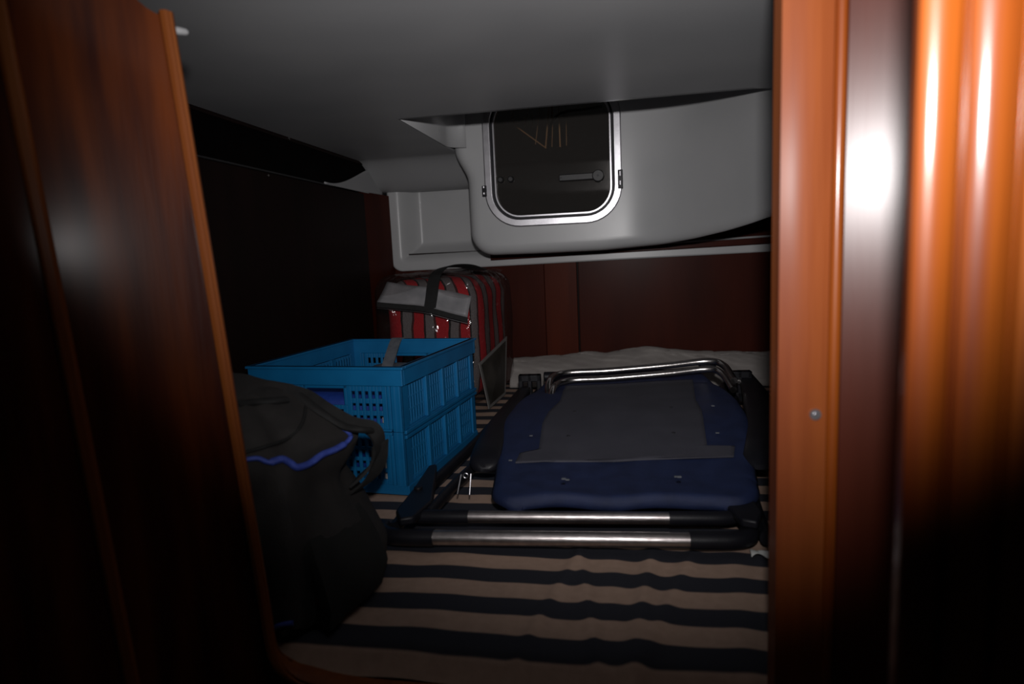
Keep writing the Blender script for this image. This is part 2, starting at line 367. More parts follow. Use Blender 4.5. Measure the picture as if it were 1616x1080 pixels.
# brown board put in to darken the gap under the window box
ft = MB().add([(-.548, 2.560, .518), (.95, 2.560, .541), (.95, 2.575, .541), (-.548, 2.575, .518), (-.548, 2.560, .60), (.95, 2.560, .72), (.95, 2.575, .72), (-.548, 2.575, .60)],
              [(0,3,2,1),(4,5,6,7),(0,1,5,4),(1,2,6,5),(2,3,7,6),(3,0,4,7)])
tf = obj('trim_7', ft, M['wood_back'], bevel=.002); struct(tf)
obj('pale_batten', MB().tube([(-.52, 2.553, .545), (0.1, 2.553, .553), (.9, 2.553, .570)], .004, 8), M['liner_ceiling'], tf)  # thin pale grey line along the brown board
# window box: protruding moulding
R_ = .035
def yw_of(x): t = max(0, min(1.15, (x+.02)/.40)); return 2.28-.47*t**2.6
def proj(p_):
    v = p_-CAM; k = v.dot(Fw); return 808+FPX*v.dot(Rt)/k, 540-FPX*v.dot(Up)/k
LOW = [(600, 404), (745, 404), (850, 400), (950, 395), (1050, 385), (1100, 376), (1150, 364), (1190, 352), (1228, 338), (1400, 300)]
def zb_fit(x):
    y = yw_of(x); sx, _ = proj(Vector((x, y, .56)))
    for (a, b_), (c_, d_) in zip(LOW, LOW[1:]):
        if a <= sx <= c_: ty = b_+(d_-b_)*(sx-a)/(c_-a); break
    else: ty = 404 if sx < 600 else 300
    return on_y(sx, ty, y).z
ZB = [(-1.0+.02*i, zb_fit(-1.0+.02*i)) for i in range(100)]
ZB = [(x, z if x > -.5 else ZB[25][1]) for x, z in ZB]
def zb_of(x):
    i = max(0, min(98, int((x+1.0)/.02))); t = max(0, min(1, (x-ZB[i][0])/.02)); return ZB[i][1]*(1-t)+ZB[i+1][1]*t
def box_pt(px_, pz_):
    """param plane -> rounded box surface, face at y=2.28"""
    zb = zb_of(px_)
    xl = -.562-.045*smooth((pz_-.80)/.12)
    rc = .05
    x0 = xl+R_+rc; z0 = zb+R_+rc
    qx = max(px_, x0); qz = max(pz_, z0)
    dx, dz = px_-qx, pz_-qz; d = math.hypot(dx, dz)
    yw = yw_of(px_)
    if d <= rc: return (px_, yw, pz_)
    nx, nz_ = dx/d, dz/d; e_ = d-rc; bx_, bz_ = qx+nx*rc, qz+nz_*rc
    if e_ < R_*PI/2:
        return (bx_+nx*R_*math.sin(e_/R_), yw+R_*(1-math.cos(e_/R_)), bz_+nz_*R_*math.sin(e_/R_))
    return (bx_+nx*R_, yw+R_+(e_-R_*PI/2), bz_+nz_*R_)
# window outline (centre, half sizes, corner radius)
WX, WZ, WHX, WHZ, WRC = -.252, .875, .242, .242, .125
def rr(hx, hz, rc, n=10, cx=WX, cz=WZ):
    out = []
    for (sx, sz, a0) in ((1, 1, 0), (-1, 1, 90), (-1, -1, 180), (1, -1, 270)):
        for k in range(n+1):
            a = R(a0+90*k/n); out.append((cx+sx*(hx-rc)+rc*math.cos(a), cz+sz*(hz-rc)+rc*math.sin(a)))
    return out
def inside(x, z, hx, hz, rc):
    dx = abs(x-WX)-(hx-rc); dz = abs(z-WZ)-(hz-rc)
    return (math.hypot(max(dx, 0), max(dz, 0)) if (dx > 0 or dz > 0) else max(dx, dz)) < rc
ux = [-1.0+i*.011 for i in range(133)]; uz = [-.25+i*.011 for i in range(152)]
vs = [box_pt(x, z) for z in uz for x in ux]; fs = []
for j in range(len(uz)-1):
    for i in range(len(ux)-1):
        if inside((ux[i]+ux[i+1])/2, (uz[j]+uz[j+1])/2, WHX-.018, WHZ-.018, WRC-.018): continue
        a = j*len(ux)+i; fs.append((a, a+1, a+len(ux)+1, a+len(ux)))
mb = MB().add(vs, fs)
keep = [f for f in mb.f if min(mb.v[i].y for i in f) < YB+.02 and max(mb.v[i].z for i in f) < 1.45]
mb.f = keep
used = sorted({i for f in keep for i in f}); rem = {o_: n_ for n_, o_ in enumerate(used)}
mb.v = [mb.v[i] for i in used]; mb.f = [tuple(rem[i] for i in f) for f in keep]
wa = obj('wall_window', mb, M['liner']); struct(wa)

# the window
win = empty('window_1', (WX, 2.28, WZ-WHZ)); struct(win, 'opening window with rounded aluminium frame in the grey moulding')
def ring(o_, i_, y0, y1, y_in=None):
    n = len(o_); vs = [(x, y0, z) for x, z in o_]+[(x, y0, z) for x, z in i_]+[(x, y1, z) for x, z in o_]+[(x, y1, z) for x, z in i_]
    fs = []
    for k in range(n):
        l = (k+1) % n
        fs += [(k, l, n+l, n+k), (2*n+k, 3*n+k, 3*n+l, 2*n+l), (k, 2*n+k, 2*n+l, l), (n+k, n+l, 3*n+l, 3*n+k)]
    return MB().add(vs, fs)
obj('window_frame', ring(rr(WHX, WHZ, WRC), rr(WHX-.028, WHZ-.028, WRC-.028), 2.266, 2.286), M['alu'], win, bevel=.004, seg=3)
obj('window_gasket', ring(rr(WHX-.026, WHZ-.026, WRC-.026), rr(WHX-.034, WHZ-.034, WRC-.034), 2.274, 2.296), M['black_plastic'], win, bevel=.001)
obj('sash_frame', ring(rr(WHX-.034, WHZ-.034, WRC-.034), rr(WHX-.041, WHZ-.041, WRC-.041), 2.279, 2.30), M['alu'], win, bevel=.001)
obj('pane', MB().prism(rr(WHX-.036, WHZ-.036, WRC-.036), 'y', 2.288, 2.294), M['glass'], win)
# handle inside: flat arm with a round boss
h = MB(); hx0 = on_y(882, 281, 2.272); hx1 = on_y(944, 281, 2.272)
h.box((hx0.x, 2.270, hx0.z-.012), (hx1.x, 2.278, hx0.z+.011))
hd = obj('handle', h, M['grey_handle'], win, bevel=.003)
obj('handle_boss', MB().tube([(hx1.x, 2.264, hx0.z-.001), (hx1.x, 2.287, hx0.z-.001)], .0205, 24), M['grey_handle'], hd, bevel=.003)
obj('handle_screw', MB().tube([(hx1.x, 2.262, hx0.z-.001), (hx1.x, 2.266, hx0.z-.001)], .004, 10), M['black_plastic'], hd)
obj('handle_screw', MB().tube([(hx0.x+.008, 2.268, hx0.z-.001), (hx0.x+.008, 2.271, hx0.z-.001)], .003, 10), M['black_plastic'], hd)
for x_, y_ in ((790, 284), (806, 283)):
    q = on_y(x_, y_, 2.28); obj('knob', MB().tube([(q.x, 2.270, q.z), (q.x, 2.289, q.z)], [.010, .012], 16), M['grey_handle'], win, bevel=.003)
for x_, y_, s_ in ((979, 283, 1), (765, 302, -1)):
    q = on_y(x_, y_, 2.27)
    hg = obj('hinge', MB().box((q.x-.0085, 2.262, q.z-.032*(1 if s_ > 0 else .6)), (q.x+.0085, 2.281, q.z+.032*(1 if s_ > 0 else .6))), M['black_plastic'], win, bevel=.002)
    obj('hinge_pin', MB().tube([(q.x-.001, 2.259, q.z+.010), (q.x-.001, 2.259, q.z+.026*(1 if s_ > 0 else .6))], .005, 10), M['alu'], hg)
    obj('hinge_pin', MB().tube([(q.x-.001, 2.259, q.z-.020*(1 if s_ > 0 else .6)), (q.x-.001, 2.259, q.z-.006)], .005, 10), M['alu'], hg)

# things outside the window
rg = empty('steering_wheel', on_y(850, 120, 2.85)); tag(rg, 'part of a wheel with thin gold spokes seen outside through the window', 'wheel')
for (x0, y0, x1, y1, r) in ((870, 120, 861, 234, .0016), (866, 120, 872, 190, .0018), (880, 130, 884, 232, .0016), (812, 198, 862, 234, .0013), (858, 120, 845, 228, .0008),
                            (846, 120, 828, 200, .0008), (893, 140, 894, 230, .0007), (874, 130, 871, 232, .0007), (832, 120, 806, 190, .0008), (803, 150, 812, 198, .0008), (838, 120, 840, 200, .0006)):
    a, c = on_y(x0, y0, 2.85), on_y(x1, y1, 2.85)
    obj('spoke', MB().tube([a, c], r*2.0, 6), M['brass'], rg)
obj('rim', MB().tube(spline([on_y(*q, 2.84) for q in ((868, 215), (870, 195), (880, 182), (895, 176), (925, 172), (950, 168))]), .006, 8), M['black_plastic'], rg)

# ------------------------------------------------------------------ front bulkhead, left side (turned 45 degrees towards the cabin)
D45 = Vector((-.69, -.72, 0)).normalized(); N45 = Vector((.72, -.69, 0)).normalized()
PL0 = Vector((-.484, .72, 0))
N45 = Vector((.722, -.690, .040)).normalized()
def on_door(x, y):
    d = ray(x, y); return CAM + d*((PL0-CAM).dot(N45)/d.dot(N45))
eA, eB = on_door(431, 1000), on_door(271, 30)
def edge3(z): return eA.lerp(eB, (z-eA.z)/(eB.z-eA.z))+Vector((0, 0, 0))
# panel faces: main panel runs from the opening edge to a bead, second panel goes on to the left
def panel45(s0, s1, z0, z1, th=.02, push=0):
    mb = MB()
    def P(s, z, k): 
        return edge3(z) + D45*(s+.011) - N45*(k*th) + N45*push
    Z = [z0+(z1-z0)*i/20 for i in range(21)]
    vs = []
    for z in Z: vs += [P(s0, z, 0), P(s1, z, 0), P(s1, z, 1), P(s0, z, 1)]
    fs = []
    for i in range(20):
        for k in range(4): fs.append((i*4+k, i*4+(k+1) % 4, (i+1)*4+(k+1) % 4, (i+1)*4+k))
    fs += [(0, 1, 2, 3), (80, 83, 82, 81)]
    return mb.add(vs, fs)
def topz(s_): return .832+.012*smooth(s_/.03)+.30*max(0, (s_-.018)/.12)**1.5
SS = [-.004+.153*i/16 for i in range(17)]
mb = MB(); vs = []
for k in (0, 1):
    for s_ in SS:
        for z_ in [-.25+(topz(s_)+.25)*j/20 for j in range(21)]: vs.append(edge3(z_)+D45*(s_+.011)-N45*(k*.02))
fs = []; nz_ = 21; off = 17*21
for k in (0, 1):
    for i in range(16):
        for j in range(20): fs.append((k*off+i*nz_+j, k*off+(i+1)*nz_+j, k*off+(i+1)*nz_+j+1, k*off+i*nz_+j+1))
for i in range(16): fs += [(i*nz_+20, (i+1)*nz_+20, off+(i+1)*nz_+20, off+i*nz_+20), (i*nz_, (i+1)*nz_, off+(i+1)*nz_, off+i*nz_)]
for j in range(20): fs += [(j, j+1, off+j+1, off+j), (16*nz_+j, 16*nz_+j+1, off+16*nz_+j+1, off+16*nz_+j)]
wf = obj('wall_front', mb.add(vs, fs), M['wood_door']); struct(wf)
obj('panel', panel45(.159, .75, -.25, 1.05, push=.004), M['wood_door'], wf)
obj('bead', panel45(.146, .163, -.25, 1.05, .03, push=.008), M['wood_edge'], wf, bevel=.005, seg=3)
# lipping round the opening: down the left edge, round the corner and along the sill
path = [edge3(.836-.0442*i) for i in range(18)]
z_e = path[-1]; LY = .715
path += spline([path[-1]]+[on_door(*q)*(1-k_)+on_y(q[0], q[1], LY)*k_ for q, k_ in (((432, 1008), .3), ((441, 1036), .7), ((462, 1060), 1), ((492, 1074), 1))]+[Vector((-.36, LY, -.028)), Vector((-.2, LY, -.029)), Vector((.25, LY, -.029))], 6)[1:]
# inner face of the opening: strip cross-section swept (two-step moulding)
sec = [(-.013, -.006), (-.009, -.009), (-.0045, -.0085), (-.0035, -.006), (.0, -.0055), (.0025, -.002), (.0025, .022), (-.013, .022)]
rings = []
for i, q in enumerate(path):
    t = (path[min(i+1, len(path)-1)]-path[max(i-1, 0)]).normalized()
    side = D45.lerp(Vector((-1, 0, 0)), 0)*-1 if abs(t.z) > .5 else Vector((1, 0, 0))
    kk = smooth((len(path)-1-i-2)/1) if False else abs(t.z)
    nrm_ = (N45*-1).lerp(Vector((0, 1, 0)), 1-smooth((abs(t.z)-.1)/.8)).normalized()   # into the cabin
    inn = t.cross(nrm_).normalized()
    if (inn.x if abs(t.z) > .5 else inn.z) < 0: inn = -inn
    rings.append([q + inn*a_ + nrm_*b_ for a_, b_ in sec])
tr = obj('trim_3', MB().loft(rings), M['wood_edge']); struct(tr)
# bulkhead below the sill and the corner fill
poly = [(q.x, q.z) for q in path]
poly = [(-.50, .17)]+[(q.x-.004 if q.z > 0 else q.x, q.z-.003) for q in path if q.z < .17]+[(.25, -.3), (-.50, -.3)]
obj('sill_panel', MB().prism(poly, 'y', LY+.002, LY+.016), M['wood_door'], wf)

la, lb_ = on_door(276, 33)-N45*.03, on_door(300, 37)-N45*.03  # small pale lip added to stand in for a bright highlight
lpo = obj('glint_lip', MB().tube([la-(lb_-la)*.4, la, (la+lb_)/2, lb_, lb_+(lb_-la)*.15], [.003, .0045, .0048, .0040, .0022], 20), M['liner_ceiling']); struct(lpo)
# right post, half round moulding, angled dark leaf
def vprism(poly, z0=-.3, z1=1.2): return MB().prism(poly, 'z', z0, z1)
def arc(cx, cy, r, a0, a1, n=8): return [(cx+r*math.cos(R(a0+(a1-a0)*k/n)), cy+r*math.sin(R(a0+(a1-a0)*k/n))) for k in range(n+1)]
# gently rounded face (post): chord from x .160 to .2105
post = [(.1605, .760), (.1605, .7235)]+[(.1605+.0495*k/10, .7225-.0035*math.sin(PI*k/10)-.002*k/10) for k in range(11)]+[(.2100, .760)]
po = obj('trim_4', vprism(post), M['wood_post']); struct(po)
q = on_y(1286, 654, .7185)
s_ = obj('screw', MB().tube([(q.x, .7195, q.z), (q.x, .716, q.z)], [.0066, .0058], 20), M['alu'], po)
obj('screw_dimple', MB().tube([(q.x, .7165, q.z), (q.x, .7152, q.z)], .0022, 12), M['alu'], s_)
bead = arc(.2165, .7215, .0062, 180, 360, 12)+[(.2227, .76), (.2103, .76)]
obj('half_round', vprism(bead), M['wood_column'], po)
# dark glossy leaf, turned towards the opening, dropping back into shadow at its right edge
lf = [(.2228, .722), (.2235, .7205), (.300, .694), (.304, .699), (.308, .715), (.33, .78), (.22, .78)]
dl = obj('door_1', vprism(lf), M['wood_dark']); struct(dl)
# near column with rounded mouldings
colp = [(.195, .47), (.1614, .412)]+[(.1612, .408)]+arc(.1722, .4125, .0150, 222, 318, 12)+[(.1840, .4035), (.1852, .4035)]+arc(.1975, .4095, .0170, 222, 318, 12)+[(.2100, .3985), (.2110, .3985)]+arc(.226, .4050, .0200, 222, 300, 12)+[(.40, .38), (.40, .47)]
cl = obj('trim_5', vprism(colp), M['wood_column']); struct(cl)

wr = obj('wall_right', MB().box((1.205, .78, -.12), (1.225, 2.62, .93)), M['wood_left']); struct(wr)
obj('panel', MB().box((.335, .722, -.25), (1.225, .738, 1.05)), M['wood_dark'], wf)

# ================================================================== MATTRESS and SHEET
ridges = [(-.118, .006, .010, .2), (-.075, .007, .010, -.15), (.018, .010, .014, .12), (.062, .006, .012, .3), (-.03, .003, .02, 0), (.16, .003, .02, .1), (-.30, .003, .05, 0)]
def mat_pt(u, v):
    x = -1.0+2.2*u; y = .742+(2.612-.742)*v
    z = 0
    for rx, h_, s_, sl_ in ridges:
        z += .75*h_*math.exp(-((x-rx-sl_*(y-.95))/s_)**2)*smooth((1.18-y)/.12)
    z += .004*noise.noise(Vector((x*4, y*4, 0)))+.0025*noise.noise(Vector((x*14, y*9, 3)))
    z -= .03*smooth((.775-y)/.035)
    return (x, y, z)
mt = MB().grid(mat_pt, 360, 200)
mo = empty('mattress', (0, 1.6, -.12)); tag(mo, 'berth mattress under a cover with cream and navy stripes', 'mattress')
mt.add([], [])
o = obj('striped_cover', mt, M['stripe'], mo); o.location = (0, -1.6, .12)
for v_ in o.data.vertices: v_.co += Vector((0, 1.6, -.12))
obj('foam_core', MB().box((-1.0, .744, -.12), (1.2, 2.61, -.035)), M['sheet'], mo, bevel=.01)

# rumpled sheet along the back wall
def sheet_pt(u, v):
    x = -.475+1.235*u
    top = .118+.014*math.sin(x*7+1)+.012*noise.noise(Vector((x*6, 0, 0)))
    if x > .33: top = .112
    # profile from front foot up over to the wall
    a = v*PI/2
    y = 2.50+.10*math.sin(a)**1.2-.03*(1-v); z = .004+top*(math.sin(a)**.75 if v > 0 else 0)
    k = .016*noise.noise(Vector((x*9, v*3, 1)))+.008*noise.noise(Vector((x*24+v*9, v*8, 2)))
    y += k*1.0; z += k*.45*v
    return (x, min(y, 2.608), max(z, .003))
sh = obj('sheet', MB().grid(sheet_pt, 180, 24), M['sheet'], solid=.004)
tag(sh, 'crumpled cream sheet bunched along the foot of the back wall', 'sheet')

# ================================================================== BLUE FOLDING CRATE
CW, CD, CH = .388, .463, .295
cr_ = empty('folding_crate', (-.494, 1.303, .006), R(-6.2)); tag(cr_, 'open bright blue folding plastic crate with latticed sides', 'crate')
BC = M['blue_crate']
def P_(name, mb, par=cr_, m_=BC, bev=.0012): return obj(name, mb, m_, par, local=True, bevel=bev, flat=True)
rim = MB()
o1 = .006
rz0, rz1 = .252, CH
rim.box((-CW-o1, -o1, rz0), (o1, .004, rz1)).box((-CW-o1, CD-.004, rz0), (o1, CD+o1, rz1))
rim.box((-CW-o1, .004, rz0), (-CW+.004, CD-.004, rz1)).box((-.004, .004, rz0), (o1, CD-.004, rz1))
rim.box((-CW-o1-.004, -o1-.004, rz1-.006), (o1+.004, .006, rz1)).box((-CW-o1-.004, CD-.006, rz1-.006), (o1+.004, CD+o1+.004, rz1))
rim.box((-CW-o1-.004, .006, rz1-.006), (-CW+.006, CD-.006, rz1)).box((-.006, .006, rz1-.006), (o1+.004, CD-.006, rz1))
P_('rim', rim)
P_('base', MB().box((-CW, 0, 0), (0, CD, .022)))
def lattice(mk, a0, a1, z0, z1, cols, rows, hw, hh, fr=.008):
    """plate from a0..a1 by z0..z1 with cols x rows holes; mk(a,b,z0,z1) makes one bar"""
    mb = MB(); pa = (a1-a0-2*fr)/cols; pz = (z1-z0-2*fr)/rows
    ed = [a0]+[v for c in range(cols) for v in (a0+fr+pa*(c+.5)-hw/2, a0+fr+pa*(c+.5)+hw/2)]+[a1]
    for k in range(0, len(ed), 2): mk(mb, ed[k], ed[k+1], z0, z1)
    ez = [z0]+[v for r_ in range(rows) for v in (z0+fr+pz*(r_+.5)-hh/2, z0+fr+pz*(r_+.5)+hh/2)]+[z1]
    for k in range(0, len(ez), 2):
        for c in range(cols): mk(mb, ed[2*c+1], ed[2*c+2], ez[k], ez[k+1])
    # rounded hole corners
    return mb
for side, y0, y1 in (('front', 0, .006), ('back', CD-.006, CD)):
    mk = lambda mb, a, b_, z0, z1: mb.box((a, y0, z0), (b_, y1, z1))
    out = -1 if side == 'front' else 1
    yo = y0-.002 if out < 0 else y1+.002
    for lvl, (z0, z1) in enumerate(((.022, .138), (.152, .252))):
        ep = MB()
        rows = 4 if lvl == 0 else 3
        if lvl == 0:
            ep = lattice(mk, -CW+.038, -.038, z0, z1, 17, rows, .0095, .0165)
        else:
            for a, b_ in ((-CW+.038, -.250), (-.138, -.038)):
                ep2 = lattice(mk, a, b_, z0, z1, 5, rows, .0095, .0165); ep.add(ep2.v, ep2.f)
            ep2 = lattice(mk, -.250, -.138, z0, .205, 6, 2, .0095, .0150); ep.add(ep2.v, ep2.f)
            mk(ep, -.250, -.138, .244, .252); mk(ep, -.250, -.243, .205, .252); mk(ep, -.145, -.138, .205, .252)
        e1 = P_('end_panel', ep)
        for a, b_ in ((-.036, -.028), (-CW+.028, -CW+.036)):
            P_('ridge', MB().box((a, min(y0, yo), z0), (b_, max(y1, yo), z1)), e1)
    P_('hinge_rail', MB().box((-CW+.03, min(y0, yo), .138), (-.03, max(y1, yo), .145)).box((-CW+.03, min(y0, yo), .147), (-.03, max(y1, yo), .152)))
for x0, x1, s_ in ((-.003, 0, 1), (-CW, -CW+.003, -1)):
    xi0, xi1 = (x0-.006, x1-.006) if s_ > 0 else (x0+.006, x1+.006)   # recessed lattice
    mk = lambda mb, a, b_, z0, z1: mb.box((xi0, a, z0), (xi1, b_, z1))
    L0, L1 = .034, CD-.024; W_ = (L1-L0)/4
    for z0, z1 in ((.022, .130), (.152, .252)):
        sp_ = MB()
        for k in range(4):
            l = lattice(mk, L0+W_*k+.002, L0+W_*(k+1)-.002, z0, z1, 6, 3, .0055, .024, .006); sp_.add(l.v, l.f)
        pn = P_('side_panel', sp_)
        for k in range(1, 4):
            P_('rib', MB().box((min(xi0, x0) if s_ > 0 else x0-.002, L0+W_*k-.008, z0), (x1+.002 if s_ > 0 else max(xi1, x1), L0+W_*k+.008, z1)), pn)
    rl = MB().box((min(x0, xi0), .01, .130), (max(x1, xi1), CD-.01, .152))
    a_, b2 = (0, .006) if s_ > 0 else (-CW-.006, -CW)
    rl.box((a_, .0, .131), (b2, CD, .139)).box((a_, .0, .142), (b2, CD, .150))
    P_('hinge_rail', rl)
    b3 = MB().box((min(x0, a_*.5), .0, .0), (max(x1, b2*.5), CD, .022)); P_('base_skirt', b3)
for cx_, cy_ in ((0, 0), (-CW, 0), (0, CD), (-CW, CD)):
    sx = -1 if cx_ == 0 else 1; sy = 1 if cy_ == 0 else -1
    mb = MB(); w1 = .027
    for z0, z1 in ((.020, .1455), (.1465, .254)):
        mb.box((min(cx_, cx_+sx*w1), min(cy_, cy_+sy*.005), z0), (max(cx_, cx_+sx*w1), max(cy_, cy_+sy*.005), z1))
        mb.box((min(cx_, cx_+sx*.005), min(cy_, cy_+sy*w1), z0), (max(cx_, cx_+sx*.005), max(cy_, cy_+sy*w1), z1))
        mb.box((min(cx_+sx*.004, cx_+sx*.010), min(cy_-sy*.002, cy_), z0), (max(cx_+sx*.004, cx_+sx*.010), max(cy_-sy*.002, cy_), z1))
        mb.box((min(cx_+sx*.016, cx_+sx*.022), min(cy_-sy*.002, cy_), z0), (max(cx_+sx*.016, cx_+sx*.022), max(cy_-sy*.002, cy_), z1))
    P_('corner_post', mb)

def soft_box(x0, x1, y0, y1, z0, z1, amp, seed, rad=.03, n=14, fr=5, flare=0):
    mb = MB(); cx, cy, cz = (x0+x1)/2, (y0+y1)/2, (z0+z1)/2; hx, hy, hz = (x1-x0)/2, (y1-y0)/2, (z1-z0)/2
    bm = bmesh.new(); bmesh.ops.create_cube(bm, size=2); bmesh.ops.subdivide_edges(bm, edges=bm.edges, cuts=n, use_grid_fill=True)
    vs = []
    for v in bm.verts:
        p_ = Vector((v.co.x*hx, v.co.y*hy, v.co.z*hz))
        q_ = Vector((max(-hx+rad, min(hx-rad, p_.x)), max(-hy+rad, min(hy-rad, p_.y)), max(-hz+rad, min(hz-rad, p_.z))))
        d_ = p_-q_
        if d_.length > 1e-6: p_ = q_+d_.normalized()*min(rad, max(abs(d_.x), abs(d_.y), abs(d_.z)))
        nn = Vector((p_.x/hx, p_.y/hy, p_.z/hz)).normalized()
        k = noise.noise(Vector((p_.x*fr+seed, p_.y*fr, p_.z*fr)))*amp
        p_ += nn*k
        if p_.x > 0: p_.x += flare*p_.y*(p_.x/hx)
        vs.append(p_+Vector((cx, cy, cz)))
    bm.verts.index_update()
    mb.add(vs, [tuple(v.index for v in f.verts) for f in bm.faces]); bm.free(); return mb
bb = obj('blue_bag', soft_box(-.84, -.54, 1.375, 1.72, .030, .222, .010, 3, .03), M['royal'])
tag(bb, 'royal blue cloth bag lying inside the blue crate', 'bag')
cut = on_y(604, 664, 1.330)
wc = obj('bottle', MB().tube([(cut.x+.0, 1.349, .032), (cut.x, 1.349, .13), (cut.x, 1.349, .146), (cut.x, 1.349, .150), (cut.x, 1.349, .182)], [.013, .013, .012, .008, .008], 16), M['white'])
tag(wc, 'small white bottle behind the lattice of the blue crate', 'bottle')
q0, q1 = on_y(606, 600, 1.64), on_y(625, 537, 1.775)
gs = obj('grey_strap', MB().ribbon(spline([q0+Vector((0, -.02, -.06)), q0, (q0+q1)/2+Vector((0, 0, .006)), q1, q1+Vector((.004, .02, .003))]), Vector((.0165, 0, 0)), .004), M['grey_web'])
tag(gs, 'flat grey strap sticking up out of the blue crate', 'strap')
gt = obj('grey_cloth', soft_box(-.74, -.52, 1.50, 1.76, .206, .236, .006, 8, .012, 10, 22), M['grey_web'])
gt.location.z = .0; tag(gt, 'folded grey cloth on top of the things in the blue crate', 'cloth')

# ================================================================== CLEAR BAG WITH STRIPED BLANKET
bx = (-.70, 2.36, 0)
bg = empty('blanket_bag', bx); tag(bg, 'clear zipped vinyl storage bag with black carry handle behind the blue crate', 'bag')
obj('vinyl_shell', soft_box(-.905, -.485, 2.135, 2.580, .004, .480, .012, 1, .06, 22, 7, .12), M['film'], bg)
bl = obj('folded_blanket', soft_box(-.878, -.502, 2.165, 2.560, .012, .462, .010, 5, .085, 22, 9, .12), M['blanket'], None)
tag(bl, 'red and grey striped blanket folded inside the clear bag', 'blanket')
# grey flap band, leaning over the front of the bag
tl = [on_y(x_, y_, Y_) for x_, y_, Y_ in ((611, 445, 2.165), (640, 450, 2.150), (671, 453, 2.140), (710, 460, 2.138), (744, 468, 2.140))]
bt = [on_y(x_, y_, Y_) for x_, y_, Y_ in ((595, 477, 2.120), (632, 480, 2.116), (670, 484, 2.112), (706, 493, 2.112), (738, 501, 2.116))]
tls, bts = spline(tl, 5), spline(bt, 5)
obj('flap_band', MB().grid(lambda u, v: tls[round(u*20)].lerp(bts[round(u*20)], v)+Vector((0, .004*math.sin(u*9+v*3), 0)), 20, 6), M['grey_band'], bg, solid=.003)
obj('zip', MB().ribbon([p_+Vector((0, -.001, -.009)) for p_ in bts], Vector((0, .002, .009)), .004), M['webbing'], bg)
obj('zip_teeth', MB().tube([p_+Vector((0, -.003, -.022)) for p_ in bts], .0016, 6), M['alu'], bg)
sp1 = spline([on_y(760, 427, 2.40), on_y(735, 420, 2.34), on_y(706, 421, 2.24), on_y(690, 430, 2.16), on_y(684, 446, 2.132), on_y(681, 468, 2.112), on_y(678, 488, 2.106)], 6)
wv = [Vector((.022, -.010*max(0, 1-i/18), .004)) for i in range(len(sp1))]
obj('carry_handle', MB().ribbon(sp1, wv, .004), M['webbing'], bg)
# crumpled loose vinyl at the top and the right side
def loose(u, v):
    x = -.84+.36*u; y = 2.17+.30*v
    return (x, y, .478+.014*noise.noise(Vector((x*14, y*14, 7)))+.010*math.sin(u*PI))
obj('loose_vinyl', MB().grid(loose, 40, 30), M['film'], bg)
# printed card in the side pocket
c4 = [Vector((-.517, 2.135, 0)), Vector((-.455, 2.42, 0))]
ca = on_y(755, 574, 2.10); cb_ = on_y(799, 531, 2.36); cc_ = on_y(797, 628, 2.30); cd_ = on_y(771, 649, 2.08)
cc_.z = max(cc_.z, .014); cd_.z = max(cd_.z, .012)
qc = [ca, cb_, cc_, cd_]; cen = sum(qc, Vector())/4; nrm = (cb_-ca).cross(cd_-ca).normalized()
if nrm.x < 0: nrm = -nrm
pc = MB(); pc.add([p_ for p_ in qc]+[p_+nrm*.003 for p_ in qc], [(3, 2, 1, 0), (4, 5, 6, 7), (0, 1, 5, 4), (1, 2, 6, 5), (2, 3, 7, 6), (3, 0, 4, 7)])
cdo = obj('printed_card', pc, M['card_edge']); tag(cdo, 'dark printed card with pale border beside the striped blanket', 'card')
qi = [cen+(p_-cen)*.88+nrm*.0032 for p_ in qc]
obj('print', MB().add(qi+[p_+nrm*.0006 for p_ in qi], [(3, 2, 1, 0), (4, 5, 6, 7), (0, 1, 5, 4), (1, 2, 6, 5), (2, 3, 7, 6), (3, 0, 4, 7)]), M['card'], cdo)

# ================================================================== FOLDED RECLINER CHAIR
ch = empty('folding_chair', (-.10, 1.050, 0), R(3.2)); tag(ch, 'folded reclining camping chair with navy and grey fabric lying on the striped mattress', 'chair')
Tm = (Matrix.Translation((-.10, 1.050, 0)) @ Matrix.Rotation(R(3.2), 4, 'Z')).inverted()
def LZ(x, y, z): return Tm @ on_z(x, y, z)
def C_(name, mb, m_, par=ch, **k): return obj(name, mb, M[m_], par, local=True, **k)
# lower and upper near tubes
lt = C_('foot_tube', MB().tube([(-.262, .012, .030), (.205, .012, .030)], .0135, 20), 'chair_tube')
for s_ in (-1, 1):
    a = -.255 if s_ < 0 else .198
    pts = spline([(a, .012, .030), (a+s_*.045, .012, .030), (a+s_*.080, .016, .030), (a+s_*.103, .030, .030), (a+s_*.108, .055, .030)], 5)
    C_('grip_sleeve', MB().tube(pts, .0155, 16), 'black_plastic')
ut = C_('front_tube', MB().tube([(-.205, .068, .046), (.175, .068, .046)], .0115, 20), 'chair_tube')
for s_ in (-1, 1):
    a = -.20 if s_ < 0 else .17
    pts = spline([(a, .068, .046), (a+s_*.05, .068, .046), (a+s_*.10, .072, .045), (a+s_*.125, .090, .044), (a+s_*.130, .13, .044)], 5)
    C_('grip_sleeve', MB().tube(pts, .0128, 16), 'black_plastic')
